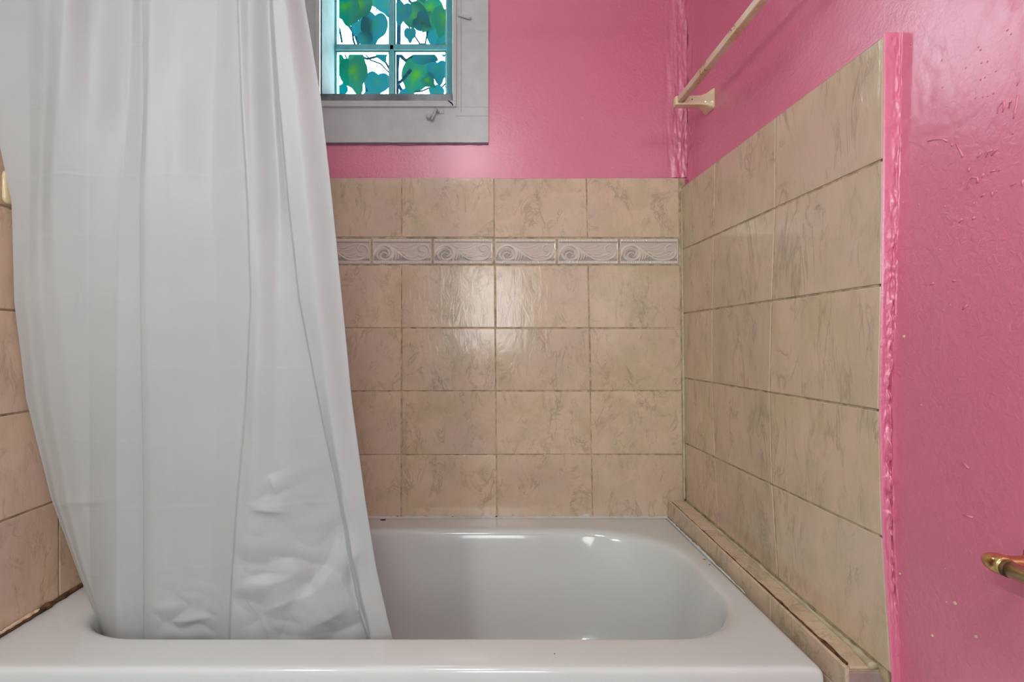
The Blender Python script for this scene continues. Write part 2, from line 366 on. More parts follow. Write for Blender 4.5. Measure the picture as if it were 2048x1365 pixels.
# back wall
def bx(x, y): return P(x, y, ZT)
V, Fc, tn = [], [], []
nb = Vector((0, -1, 0))
rows = [355.5, 475.5, 530.5, 656.5, 782.5, 910.0, 1036.5, 1165]
def colx(k, y):                               # vertical joints lean a little, as laid
    t = (y-355)/680
    return {0: 388-9*t, 1: 434-8*t, 2: 619-6*t, 3: 803.5-1.5*t, 4: 988+6*t, 5: 1173+13*t, 6: 1358+10*t}[k]
for r in range(7):
    if r == 1: continue
    y0, y1 = rows[r], rows[r+1]
    for k in range(6):
        j = [random.uniform(-1, 1) for _ in range(4)]
        tile_faces(V, Fc, tn, [bx(colx(k, y0)+j[0]*.7, y0+j[1]*.6), bx(colx(k, y1)+j[0]*.7, y1+j[2]*.6), bx(colx(k+1, y1), y1+j[2]*.6), bx(colx(k+1, y0), y0+j[1]*.6)], nb)
tile_obj('tile_panel', V, Fc, tn, M['tile'], wall_back)
bm = bmesh.new(); a = P(380, 356.5, ZT); b = P(1366, 1160, ZT)
box(bm, a.x, 0.6935, ZT+0.0018, ZB+0.004, b.z, a.z-0.001); bm_obj('grout', bm, M['grout'], wall_back, kind='structure')
# relief border tiles
def relief_map(nu=170, nv=74):
    U, Vv = np.meshgrid(np.linspace(0, 770, nu), np.linspace(0, 330, nv))
    h = np.zeros_like(U)
    def stroke(pts, w0, w1=None, amp=1.0):
        nonlocal h
        w1 = w0 if w1 is None else w1
        pts = np.array(pts, float)
        # densify by Catmull-Rom
        P_ = np.vstack([2*pts[0]-pts[1], pts, 2*pts[-1]-pts[-2]]); out = []
        for i in range(1, len(P_)-2):
            for t in np.linspace(0, 1, 10, endpoint=False):
                p0, p1, p2, p3 = P_[i-1:i+3]
                out.append(0.5*((2*p1)+(-p0+p2)*t+(2*p0-5*p1+4*p2-p3)*t*t+(-p0+3*p1-3*p2+p3)*t**3))
        out.append(pts[-1]); n_ = len(out)
        for i, (x, y) in enumerate(out):
            w = w0+(w1-w0)*i/(n_-1)
            d2 = ((U-x)**2+(Vv-y)**2)/(w*w)
            h = np.maximum(h, amp*np.sqrt(np.clip(1-d2, 0, 1)))
    # base body of the wave (low relief)
    top = np.interp(U[0], [0, 60, 150, 230, 330, 430, 520, 600, 700, 770], [230, 130, 85, 90, 160, 225, 268, 275, 262, 250])
    body = (Vv < top[None, :]) & (Vv > 58)
    h = np.where(body, 0.30, h)
    ring = ((U-150)/105)**2+((Vv-205)/85)**2; h = np.where((ring < 1), 0.30, h); h = np.where((ring < 0.5), 0.02, h)
    stroke([(10,215),(55,130),(150,85),(225,110),(262,180),(235,250),(165,272),(110,250),(108,205),(150,180),(190,200)], 24, 10, 0.9)
    stroke([(25,195),(80,140),(150,120),(205,150),(215,205),(180,235)], 12, 8, 0.7)
    stroke([(205,90),(300,150),(380,215),(460,262),(560,278),(660,262),(725,215),(735,150),(700,95),(640,85),(600,120),(620,160),(660,165)], 16, 8, 0.95)
    stroke([(260,90),(340,120),(420,120),(500,92),(570,72),(660,70)], 10, 7, 0.7)
    stroke([(330,140),(420,150),(500,140),(560,100)], 9, 6, 0.6)
    stroke([(380,180),(450,205),(520,200),(570,175)], 9, 6, 0.7)
    stroke([(430,220),(500,238),(560,230),(610,205),(650,190)], 10, 6, 0.75)
    stroke([(600,215),(650,225),(690,190)], 12, 8, 0.8)
    for k, (x0, y0, x1, y1) in enumerate([(270,140,255,280),(290,150,295,270),(315,165,330,255),(340,190,370,240)]):
        stroke([(x0,y0),((x0+x1)/2+14,(y0+y1)/2),(x1,y1)], 15, 8, 0.8)
    # frame bands with beads
    h = np.where(Vv < 45, 0.5, h); h = np.where(Vv > 285, 0.5, h)
    bead = 0.35*np.clip(np.sin(U/770*PI*62), 0, 1)
    h = np.where((np.abs(Vv-24) < 9) | (np.abs(Vv-306) < 9), 0.45+bead, h)
    e = np.minimum(np.minimum(U, 770-U), np.minimum(Vv, 330-Vv)); h = np.where(e < 14, 0.55*np.sqrt(np.clip(e/14, 0, 1)), h)
    # soften
    for _ in range(1):
        h[1:-1, 1:-1] = (h[1:-1, 1:-1]*2+h[:-2, 1:-1]+h[2:, 1:-1]+h[1:-1, :-2]+h[1:-1, 2:])/6
    return h
RH = relief_map(); NV_, NU_ = RH.shape
border = None
for k, (xa, xb) in enumerate([(1238.5, 1358.5), (1114, 1238.5), (988.5, 1114), (865, 987.5), (743, 865), (621, 743)]):
    y0, y1 = 477.5, 529
    a = P(xa+1.3, y0, ZT); b = P(xb-1.3, y1, ZT)
    if border is None:
        W_, H_ = b.x-a.x, a.z-b.z
        vs = []
        for j in range(NV_):
            for i in range(NU_):
                vs.append((W_*i/(NU_-1), -0.0058*RH[j, i]+0.0014, -H_*j/(NV_-1)))
        fs = [(j*NU_+i, (j+1)*NU_+i, (j+1)*NU_+i+1, j*NU_+i+1) for j in range(NV_-1) for i in range(NU_-1)]
        # skirt back to the wall
        nb0 = len(vs); loop = [i for i in range(NU_)]+[j*NU_+NU_-1 for j in range(1, NV_)]+[(NV_-1)*NU_+i for i in range(NU_-2, -1, -1)]+[j*NU_ for j in range(NV_-2, 0, -1)]
        for q in loop: vs.append((vs[q][0], 0.006, vs[q][2]))
        L_ = len(loop)
        for q in range(L_): fs.append((loop[q], loop[(q+1) % L_], nb0+(q+1) % L_, nb0+q))
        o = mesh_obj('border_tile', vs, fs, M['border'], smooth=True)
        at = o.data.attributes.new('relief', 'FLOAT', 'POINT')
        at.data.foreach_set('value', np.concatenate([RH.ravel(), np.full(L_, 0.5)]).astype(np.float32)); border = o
    else:
        o = border.copy(); COL.objects.link(o)
    o.location = (a.x, ZT, a.z); o.scale = ((b.x-a.x)/W_, 1, 1); o.parent = wall_back; o['kind'] = 'structure'
# right wall
RHt = [0.5145, 0.3085, 0.0985, -0.115, -0.330, -0.560]
c_px = {0: [1362.5, 1364, 1366, 1367.5, 1369.5, 1372], 1: [1430, 1428, 1424.5, 1424.5, 1430, 1438], 2: [1551, 1550, 1543, 1539, 1544, 1556], 3: [1768, 1766, 1763, 1758, 1765, 1783]}
def rx(k, r):
    h = RHt[r]; X = ht(h); px = c_px[k][r]; Z = F*X/(px-PX)
    if k == 0: Z = min(Z, ZT-0.002)
    if r == 5: h = -0.517-(1.68-Z)*0.047+0.002
    return Vector((X, Z, H+h))
nr = Vector((-1, 0, 0)); V, Fc, tn = [], [], []
for r in range(5):
    for k in range(3):
        a, b, c, d = rx(k, r), rx(k, r+1), rx(k+1, r+1), rx(k+1, r)
        tile_faces(V, Fc, tn, [a, b, c, d], nr, tone=None)
tile_obj('tile_panel', V, Fc, tn, M['tile_side'], wall_right)
# backing board of the right panel, with the grout visible in the joints
def slab(name, pts_r, x_off, x_back, mat, parent):
    """pts_r: outline on the tile plane (list of Vectors), pushed from x_off to x_back"""
    bm = bmesh.new(); n_ = len(pts_r)
    A = [bm.verts.new((p.x+x_off, p.y, p.z)) for p in pts_r]; B = [bm.verts.new((x_back, p.y, p.z)) for p in pts_r]
    bm.faces.new(A); bm.faces.new(B[::-1])
    for i in range(n_): bm.faces.new((A[i], A[(i+1) % n_], B[(i+1) % n_], B[i]))
    return bm_obj(name, bm, mat, parent, kind='structure')
ol = [rx(0, 0)]+[rx(0, r) for r in range(1, 6)]+[rx(3, r) for r in range(5, -1, -1)]
ol = [p+Vector((0, 0.008 if i > 5 else 0, -0.0012 if i in (0, 11) else 0)) for i, p in enumerate(ol)]
for i in (5, 6): ol[i] = ol[i]-Vector((0, 0, 0.03))
slab('grout', ol, 0.0018, XR+0.011, M['grout'], wall_right)
# painted edge of the board: rough pink plaster
vs, fs = [], []
edge = [rx(3, r) for r in range(6)]
zs = np.linspace(H-0.66, H+0.518, 620); nx = 34
ez = [p.z for p in edge][::-1]; ey = [p.y for p in edge][::-1]
for z in zs:
    y_e = float(np.interp(z, ez, ey)); xt = ht(z-H)
    hh = (z-H)
    rough = 0.30+0.9*math.exp(-((hh+0.25)/0.22)**2)+0.35*math.exp(-((hh-0.1)/0.1)**2)
    shallow = float(smoothstep(-0.62, -0.35, hh))      # the strip thins out towards the floor
    for i in range(nx):
        s = i/(nx-1)
        if s < 0.12:                                   # turned over the edge of the board
            x = xt+0.0005+0.004*(s/0.12); y = y_e+0.001-0.0015*math.sin(s/0.12*PI/2)
        else:
            q = (s-0.12)/0.88; x = xt+0.0045+(XR-xt-0.004)*min(1, q*1.9)
            y = y_e-0.0005-max(0, q-0.5)*0.012
            lump = noise.noise((q*3.2, z*34, 3))*0.7+noise.noise((q*7, z*85, 7))*0.5
            crest = math.exp(-((q-0.45)/0.28)**2)
            y -= shallow*crest*(0.0004+0.013*(lump+0.05)*rough); x -= (1-math.exp(-q*6))*shallow*(0.0014+0.0075*rough*(lump+0.08))*math.exp(-((q-0.6)/0.30)**2)
            if q > 0.9: x = XR-0.0002+(q-0.9)*0.01
        vs.append((x, y, z))
fs = [(j*nx+i, j*nx+i+1, (j+1)*nx+i+1, (j+1)*nx+i) for j in range(len(zs)-1) for i in range(nx-1)]
mesh_obj('rough_plaster_edge', vs, fs, M['pink'], wall_right, True, 'structure')
# painted top of the board
bm = bmesh.new(); p0, p1 = rx(0, 0), rx(3, 0)
box(bm, 0.6835, XR+0.01, p1.y+0.001, p0.y, p0.z-0.001, p0.z+0.0012); bm_obj('board_top', bm, M['pink'], wall_right, kind='structure')
# left wall
XT = -0.930; V, Fc, tn = [], [], []
lrows = [0.480, 0.271, 0.066, -0.142, -0.350, -0.585]; lcols = [1.678, 1.440, 1.136, 0.832]
for r in range(5):
    for k in range(3):
        a = Vector((XT, lcols[k+1], H+lrows[r])); b = Vector((XT, lcols[k+1], H+lrows[r+1])); c = Vector((XT, lcols[k], H+lrows[r+1])); d = Vector((XT, lcols[k], H+lrows[r]))
        tile_faces(V, Fc, tn, [a, b, c, d], Vector((1, 0, 0)))
tile_obj('tile_panel', V, Fc, tn, M['tile_side'], wall_left)
bm = bmesh.new(); box(bm, XL-0.001, XT-0.0035, 0.833, 1.68, H-0.585, H+0.479); bm_obj('grout', bm, M['grout'], wall_left, kind='structure')
# ------------------------------------------------------------------ tiled ledge beside the tub
led = empty('tiled_ledge', (0.665, 1.25, 0), 'narrow beige tiled ledge running between the white tub and the right tiled wall', 'ledge')
XE = 0.637; ZE0, ZE1 = 0.872, 1.676
def ltop(Z): return H-0.521-(1.68-Z)*0.049
bm = bmesh.new()
q = [(XE+0.0035, ZE0+0.004), (0.702, ZE0+0.004), (0.702, ZE1), (XE+0.0035, ZE1)]
A = [bm.verts.new((x, y, 0)) for x, y in q]; B = [bm.verts.new((x, y, ltop(y)-0.0035)) for x, y in q]
bm.faces.new(A[::-1]); bm.faces.new(B)
for i in range(4): bm.faces.new((A[i], A[(i+1) % 4], B[(i+1) % 4], B[i]))
under(bm_obj('grout_body', bm, M['grout']), led)
V, Fc, tn = [], [], []
cuts = [ZE1, 1.451, 1.172, ZE0+0.006]
for i in range(3):
    a, b = cuts[i], cuts[i+1]; x0, x1 = XE+0.0105, 0.6925
    tile_faces(V, Fc, tn, [Vector((x0, a, ltop(a))), Vector((x0, b, ltop(b))), Vector((x1, b, ltop(b))), Vector((x1, a, ltop(a)))], Vector((0, 0, 1)), g=0.0011)
o = tile_obj('cap_tiles', V, Fc, tn, M['tile'], led); under(o, led)
V, Fc, tn = [], [], []
cuts = [ZE1, 1.400, 1.095, ZE0]
for i in range(3):
    a, b = cuts[i], cuts[i+1]
    for (t0, t1) in ((None, -0.604), (-0.604, -0.81), (-0.81, -0.98)):
        za = ltop(a)+0.0035 if t0 is None else H+t0; zb = ltop(b)+0.0035 if t0 is None else H+t0
        tile_faces(V, Fc, tn, [Vector((XE, a, za)), Vector((XE, a, H+t1)), Vector((XE, b, H+t1)), Vector((XE, b, zb))], Vector((-1, 0, 0)), g=0.0009)
o = tile_obj('face_tiles', V, Fc, tn, M['tile'], led); under(o, led)
V, Fc, tn = [], [], []
for (t0, t1) in ((ltop(ZE0)-H-0.004, -0.76), (-0.76, -0.98)):
    tile_faces(V, Fc, tn, [Vector((XE+0.004, ZE0, H+t0)), Vector((XE+0.004, ZE0, H+t1)), Vector((0.7, ZE0, H+t1)), Vector((0.7, ZE0, H+t0))], Vector((0, -1, 0)), g=0.001)
o = tile_obj('end_tiles', V, Fc, tn, M['tile_stained'], led); under(o, led)
def bead(name, pts, rad, mat, parent, jit=0.0, n=8, seg=60):
    out, rr = [], []
    for i in range(seg+1):
        t = i/seg*(len(pts)-1); k = min(int(t), len(pts)-2); f = t-k
        p = Vector(pts[k]).lerp(Vector(pts[k+1]), f); r = rad[k]*(1-f)+rad[k+1]*f
        nn = noise.noise((p.x*60+3, p.y*60, p.z*60)); out.append(p+Vector((nn*jit, 0, noise.noise((p.y*90, 7, p.x*90))*jit))); rr.append(r*(1+0.5*nn))
    bm = bmesh.new(); tube(bm, out, rr, n); return bm_obj(name, bm, mat, parent, True, kind='structure' if parent is not None and parent.get('kind') == 'structure' else None)
o = bead('rusty_joint', [(XE+0.0075, 1.66, ltop(1.66)+.001), (XE+0.0080, 1.25, ltop(1.25)+.001), (XE+0.0085, 1.05, ltop(1.05)+.001), (XE+0.009, 0.885, ltop(0.885)+.001)], [0.0016, 0.0024, 0.0036, 0.0044], M['rust'], None, 0.0010, seg=200); under(o, led); o['label'] = 'rust brown open joint'
o = bead('caulk_bead', [(0.6905, 1.67, ltop(1.67)), (0.692, 1.3, ltop(1.3)+0.001), (0.6925, 1.0, ltop(1.0)+0.001), (0.692, 0.93, ltop(0.93)+0.001), (0.688, 0.878, ltop(0.878))], [0.003, 0.004, 0.004, 0.006, 0.008], M['grout_light'], None, 0.0006, seg=160); under(o, led); o['label'] = 'cream caulk bead'
# corner caulk between the two tiled walls
bead('corner_caulk', [(0.6855, ZT+0.001, H+0.505), (0.689, ZT+0.001, H+0.1), (0.6935, ZT+0.001, H-0.515)], [0.0055, 0.0058, 0.0055], M['grout_light'], wall_back, 0.0005, seg=200)
# ------------------------------------------------------------------ bathtub
RIM = H-0.575
def rrect(x0, x1f, x1b, y0, y1, cr, ks=10, km=10):
    """corner radii cr = [(rx, ry)] for left-front, right-front, right-back, left-back; x1f / x1b: right side at front / back"""
    pts = []
    cs = [(x0, y0, 1, 1), (x1f, y0, -1, 1), (x1b, y1, -1, -1), (x0, y1, 1, -1)]
    st = [PI, 1.5*PI, 0.0, 0.5*PI]
    arcs = []
    for (cx, cy, sx, sy), (rx_, ry_), a0 in zip(cs, cr, st):
        arc = []
        for i in range(ks+1):
            a = a0+i/ks*PI/2
            arc.append((cx+sx*rx_+math.cos(a)*rx_, cy+sy*ry_+math.sin(a)*ry_))
        arcs.append(arc)
    for c in range(4):
        pts += arcs[c]
        p, q_ = arcs[c][-1], arcs[(c+1) % 4][0]
        for i in range(1, km): pts.append((p[0]+(q_[0]-p[0])*i/km, p[1]+(q_[1]-p[1])*i/km))
    return pts
TX0, TX1F, TX1B, TY0, TY1 = -0.9285, 0.6190, 0.6350, 0.897, 1.6785
ring = []
def addring(pts, z): ring.append([(x, y, z) for x, y in pts])
def outer(d, z, c=0.006): addring(rrect(TX0+d*0, TX1F-d, TX1B-d, TY0+d, TY1, [(c, c)]*4), z)
outer(0.012, 0.0); outer(0.012, 0.02); outer(0.012, RIM-0.10); outer(0.008, RIM-0.075); outer(0.0, RIM-0.045)
outer(0.0, RIM-0.014, 0.007); outer(0.0022, RIM-0.006, 0.009); outer(0.007, RIM-0.0015, 0.013); outer(0.014, RIM, 0.018)
def inner(d, z, k=0.0):
    addring(rrect(-0.832+d*1.6, 0.572-d*1.5, 0.572-d*1.5, 0.994+d*0.55, 1.560-d, [(0.19+k, 0.135), (0.19, 0.20), (0.26, 0.22), (0.19, 0.20)]), z)
inner(-0.022, RIM+0.0005); inner(-0.012, RIM-0.0005); inner(-0.004, RIM-0.004); inner(0.002, RIM-0.012); inner(0.006, RIM-0.026)
inner(0.016, RIM-0.07); inner(0.030, RIM-0.15); inner(0.045, RIM-0.23); inner(0.060, RIM-0.285); inner(0.082, RIM-0.325); inner(0.115, RIM-0.345)
bm = bmesh.new(); R_ = [[bm.verts.new(p) for p in r] for r in ring]; nn = len(ring[0])
for i in range(len(R_)-1):
    for k in range(nn): bm.faces.new((R_[i][k], R_[i][(k+1) % nn], R_[i+1][(k+1) % nn], R_[i+1][k]))
bm.faces.new(R_[-1])
tub = empty('bathtub', (-0.15, 1.28, 0), 'white enamel bathtub with a wide rim standing under the window', 'bathtub')
o = bm_obj('tub_shell', bm, M['enamel'], None, True); under(o, tub)
ss = o.modifiers.new('sub', 'SUBSURF'); ss.levels = 1; ss.render_levels = 2
# caulk along the back rim, ragged on top
vs, fs = [], []; n_ = 260; x0, x1 = -0.92, 0.634
for i in range(n_+1):
    x = x0+(x1-x0)*i/n_
    e = noise.noise((x*35, 2, 0)); top = 0.0022+0.0026*max(0, e+0.1)+0.004*max(0, noise.noise((x*12, 5, 0))-0.15)
    if 0.352 < x < 0.392: top += 0.006*math.sin((x-0.352)/0.04*PI)
    if e < -0.28: top *= 0.25
    vs += [(x, 1.664, RIM+0.0004), (x, 1.673, RIM+0.0016), (x, ZT-0.0016, RIM+top), (x, ZT+0.002, RIM+top)]
for i in range(n_):
    for k in range(3): fs.append((i*4+k, (i+1)*4+k, (i+1)*4+k+1, i*4+k+1))
o = mesh_obj('caulk_line', vs, fs, M['caulk'], None, True); under(o, tub)
def txo(y): return TX1F+(TX1B-TX1F)*(y-TY0)/(TY1-TY0)
o = bead('caulk_bead', [(txo(y)-0.0022, y, RIM-0.0012) for y in (1.672, 1.55, 1.42, 1.30, 1.17)], [0.0032, 0.003, 0.0034, 0.0028, 0.0012], M['caulk'], None, 0.0012, seg=180); under(o, tub)
# rusty broken caulk at the left wall
o = bead('rusty_caulk', [(-0.9275, 0.90, RIM+0.004), (-0.9275, 1.12, RIM+0.005), (-0.9275, 1.3, RIM+0.004)], [0.005, 0.006, 0.004], M['rust'], None, 0.0018, seg=160); under(o, tub); o['label'] = 'rusty brown broken caulk'
o = bead('peeling_caulk', [(-0.924, 0.90, RIM+0.0105), (-0.926, 1.06, RIM+0.0095), (-0.927, 1.12, RIM+0.004)], [0.003, 0.004, 0.0015], M['cream_bar'], None, 0.0015, seg=90); under(o, tub)
def spot(name, c, u, v, ru, rv, nrm, mat, seed):
    bm = bmesh.new(); n_ = 14; top = bm.verts.new(c+nrm*0.0016); rr = []
    for k in range(n_):
        a = 2*PI*k/n_; j = 1+0.4*noise.noise((math.cos(a)*2+seed, math.sin(a)*2, seed*3))
        rr.append(bm.verts.new(c+u*(math.cos(a)*ru*j)+v*(math.sin(a)*rv*j)+nrm*0.0002))
    for k in range(n_): bm.faces.new((top, rr[k], rr[(k+1) % n_]))
    under(bm_obj(name, bm, mat, None, True), tub)
for q_, (px, py, a, b) in enumerate(((766, 1041, .009, .0050), (1409, 1120, .006, .0012), (1419, 1131, .004, .0010), (1109, 1309, .0013, .0013))):
    p = P(px, py, (H-RIM)*F/(py-PY)); spot('mould_spot', p+Vector((0, 0, 0.001 if q_ == 0 else 0.0003)), Vector((1, 0, 0)), Vector((0, 1, 0)), a, b, Vector((0, 0, 1)), M['black_mould'], q_+.3)
for q_, px in enumerate((795, 993, 1025, 1111, 1131, 905, 1275)):
    big = 0.003 if q_ < 2 else 0.0018
    spot('rust_spot', P(px, 1034, ZT-0.0012), Vector((1, 0, 0)), Vector((0, 0, 1)), big*1.3, big, Vector((0, -1, 0)), M['rust'], q_+5.1)
# ------------------------------------------------------------------ window
win = empty('window_1', ((WX0+WX1)/2, ZB, WZ0), kind='structure')
def wpart(name, boxes, mat, bev=0.0015):
    bm = bmesh.new()
    for b_ in boxes: box(bm, *b_, bev)
    o = bm_obj(name, bm, mat, None, kind='structure'); return under(o, win)
CF = ZB-0.012                                 # face of the casing
def X_(px, Z=CF): return (px-PX)/F*Z
def Z_(py, Z=CF): return H-(py-PY)/F*Z
c_in, c_out, c_bot, c_botin = X_(905), X_(977), Z_(285), Z_(214)
cl_out = WX0-0.125
wpart('bottom_casing', [(cl_out, c_out, CF, ZB, c_bot, c_botin)], M['white_paint'])
wpart('side_casing', [(c_in, c_out, CF+0.0012, ZB, c_botin+0.0006, WZ1+0.12)], M['white_paint'])
wpart('side_casing', [(cl_out, X_(640), CF+0.0012, ZB, c_botin+0.0006, WZ1+0.12)], M['white_paint'])
wpart('top_casing', [(cl_out, c_out, CF, ZB, WZ1+0.0, WZ1+0.121)], M['white_paint'])
wpart('stop_bead', [(WX0-0.01, c_in+0.013, CF-0.007, CF+0.02, Z_(215), Z_(203)),
                    (c_in, c_in+0.013, CF-0.0065, CF+0.02, Z_(203), WZ1+0.01), (WX0-0.014, WX0, CF-0.0065, CF+0.02, Z_(203), WZ1+0.01)], M['white_paint'], 0.002)
JD = 1.868                                    # plane of the glass
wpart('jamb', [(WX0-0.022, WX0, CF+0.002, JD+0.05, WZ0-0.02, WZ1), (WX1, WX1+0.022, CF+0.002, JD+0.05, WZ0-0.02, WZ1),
               (WX0-0.022, WX1+0.022, CF+0.002, JD+0.05, WZ1, WZ1+0.02)], M['jamb_darkened'])
wpart('window_sill', [(WX0-0.02, WX1+0.02, CF+0.002, JD+0.06, WZ0-0.025, WZ0-0.004)], M['white_paint'])
wpart('sill_track', [(WX0+0.001, WX1-0.001, CF+0.004, CF+0.026, WZ0-0.004, Z_(190.5, CF+0.015))], M['track_metal'], 0.002)
def GX(px): return (px-PX)/F*JD
def GZ(py): return H-(py-PY)/F*JD
st0, st1 = GX(671.5), GX(893)
gy0 = H+0.80; m1 = (GZ(103), GZ(92)); pane_h = 0.205
hz = [m1, (m1[1]+pane_h, m1[1]+pane_h+0.02)]
gtop = WZ1
sash = [(WX0+0.002, st0, JD-0.012, JD+0.02, gy0, gtop), (st1, WX1-0.001, JD-0.012, JD+0.02, gy0, gtop), (st0, st1, JD-0.012, JD+0.02, WZ0-0.003, GZ(197)),
        (GX(779.5), GX(788.5), JD-0.010, JD+0.018, gy0, gtop)]
for a, b in hz: sash.append((st0, st1, JD-0.010, JD+0.018, a, b))
sash.append((st0, st1, JD-0.012, JD+0.02, gtop-0.02, gtop))
wpart('window_sash', sash, M['aqua_paint'], 0.0025)
mouldings = []
for (a, b) in ((st0, GX(779.5)), (GX(788.5), st1)):
    for (c, d) in ((GZ(197), m1[0]), (m1[1], hz[1][0]), (hz[1][1], gtop-0.02)):
        e = 0.006
        mouldings += [(a, a+e, JD-0.006, JD+0.01, c, d), (b-e*0.6, b, JD-0.006, JD+0.01, c, d), (a, b, JD-0.006, JD+0.01, c, c+e*0.6), (a, b, JD-0.006, JD+0.01, d-e, d)]
wpart('glazing_bead', mouldings, plain('pale_aqua_bead', (0.10, 0.24, 0.20, 1), 0.4), 0.001)
for (a, b) in ((st0, GX(779.5)), (GX(788.5), st1)):
    for (c, d) in ((GZ(197), m1[0]), (m1[1], hz[1][0]), (hz[1][1], gtop-0.02)):
        bm = bmesh.new(); box(bm, a+0.001, b-0.001, JD+0.003, JD+0.006, c+0.001, d-0.001)
        under(bm_obj('glass_pane', bm, M['glass'], None, kind='structure'), win)
# latch hook and its knob on the bottom casing
def cp(px, py, off): return P(px, py, CF-off)
bm = bmesh.new()
lathe(bm, cp(858, 235, 0), (0, -1, 0), [(0, .0085), (.004, .009), (.006, .0075), (.013, .0085), (.016, .007), (.017, .002)], 20)
under(bm_obj('latch_knob', bm, M['white_paint'], None, True, kind='structure'), win)
bm = bmesh.new()
tube(bm, [cp(863, 240, .012), cp(868, 228, .012), cp(874, 216, .012)], [.004, .0055, .0035], 10)
tube(bm, [cp(874, 216, .012), cp(877, 221, .010), cp(876.5, 224, .013)], [.003, .0035, .004], 10)
box(bm, cp(872, 0, 0).x, cp(888, 0, 0).x, CF-0.004, CF+0.001, Z_(228), Z_(219), 0.0015)
under(bm_obj('latch_hook', bm, M['white_paint'], None, True, kind='structure'), win)
bm = bmesh.new()
tube(bm, [cp(917, 31, .002), cp(924, 32, .004), cp(933, 34, .005), cp(942, 37, .004)], [.003, .0045, .006, .0045], 10)
under(bm_obj('painted_catch', bm, M['white_paint'], None, True, kind='structure'), win)
bm = bmesh.new(); box(bm, X_(921.5), X_(923), CF-0.0004, CF+0.001, Z_(225), WZ1+0.1); box(bm, X_(911), X_(977), CF-0.0004, CF+0.001, Z_(232.6), Z_(231.6))
under(bm_obj('casing_seam', bm, plain('grey_seam', (0.40, 0.40, 0.40, 1), 0.6), None, kind='structure'), win)
bead('seam_below_window', [(X_(650), ZB-0.002, c_bot-0.0025), (c_out, ZB-0.002, c_bot-0.0015)], [0.003, 0.003], plain('purple_grey_caulk', (0.30, 0.14, 0.30, 1), 0.5), wall_back, 0.0006, seg=80)
bm = bmesh.new(); tube(bm, [P(896, 201, CF-0.008), P(900, 204, CF-0.008), P(903, 206, CF-0.008), P(906, 211, CF-0.008)], [.0012, .002, .0022, .0018], 8)
under(bm_obj('open_mitre', bm, M['black_mould'], None, True, kind='structure'), win)
# ------------------------------------------------------------------ vine outside the window
vine = empty('climbing_vine', (-0.3, 2.25, 0), 'climbing vine with heart shaped green and teal leaves outside the window', 'vine')
def leaf(px, py, size, ang, Z, mat, curl=0.2, tilt=0.2):
    c = P(px, py, Z); r = size/F*Z; vs, fs, ed = [], [], []
    nr_, na = 6, 28
    vs.append((0, 0, 0)); ed.append(0)
    for j in range(1, nr_+1):
        for k in range(na):
            t = 2*PI*k/na
            # heart: notch at the stem (t = 0), point opposite
            rad = (0.74+0.26*abs(math.sin(t))**0.8)*(1-0.30*math.exp(-(min(t, 2*PI-t)/0.42)**2))+0.66*math.exp(-((t-PI)/0.30)**2)
            rad *= 1+0.03*noise.noise((math.cos(t)*3+px, math.sin(t)*3, py))
            q_ = j/nr_; x = math.sin(t)*rad*q_*0.86; y = math.cos(t)*rad*q_
            vs.append((x, curl*(x*x*0.6+0.25*y*y)-0.06*abs(x), y)); ed.append(q_)
    for k in range(na): fs.append((0, 1+k, 1+(k+1) % na))
    for j in range(nr_-1):
        for k in range(na): fs.append((1+j*na+k, 1+(j+1)*na+k, 1+(j+1)*na+(k+1) % na, 1+j*na+(k+1) % na))
    ca, sa = math.cos(ang), math.sin(ang); W = []
    for x, y, z in vs:
        x, z = x*ca-z*sa, x*sa+z*ca; y2 = y+z*tilt+x*tilt*0.6
        W.append((c.x+x*r, c.y+y2*r, c.z+z*r))
    o = mesh_obj('leaf', W, fs, mat, None, True)
    a = o.data.attributes.new('edge', 'FLOAT', 'POINT'); a.data.foreach_set('value', np.array(ed, dtype=np.float32)); under(o, vine)
Gm, Tm = M['leaf_green'], M['leaf_teal']
for i, (px, py, s, a, m_) in enumerate([(690, 12, 29, .2, Gm), (722, 8, 24, -.5, Gm), (748, 48, 29, -.15, Tm), (724, 52, 22, .6, Tm), (770, 8, 20, .3, Tm), (735, -8, 24, .8, Gm),
        (706, 141, 31, .25, Gm), (683, 128, 20, -.5, Gm), (754, 162, 27, -.1, Tm), (763, 106, 13, .4, Tm), (681, 178, 15, .2, Tm), (832, 148, 31, -.45, Gm), (845, 108, 22, 1.2, Tm),
        (876, 137, 24, .1, Tm), (873, 181, 16, .5, Tm), (828, 28, 26, .7, Gm), (858, 14, 30, .3, Gm), (879, 62, 29, .2, Tm), (887, 34, 26, -.2, Gm), (805, 20, 20, -.3, Tm), (842, 42, 18, .9, Tm), (887, 86, 15, .1, Tm),
        (712, 118, 18, -.7, Gm), (740, 190, 14, .6, Tm), (812, 190, 15, -.6, Tm), (855, 160, 14, .8, Gm), (730, 76, 16, .2, Tm), (862, 40, 22, -.5, Gm), (820, 66, 13, 0, Tm), (690, -60, 28, .1, Gm), (745, -52, 30, -.4, Tm), (830, -45, 30, .4, Gm), (880, -60, 28, -.2, Tm), (700, -130, 30, .5, Tm), (780, -150, 30, .2, Gm), (860, -140, 30, -.3, Tm)]):
    leaf(px, py, s*1.12, a+PI*0, 2.13+0.035*(i % 6)+0.012*(i % 3), m_, random.uniform(0.1, 0.35), random.uniform(-0.3, 0.3))
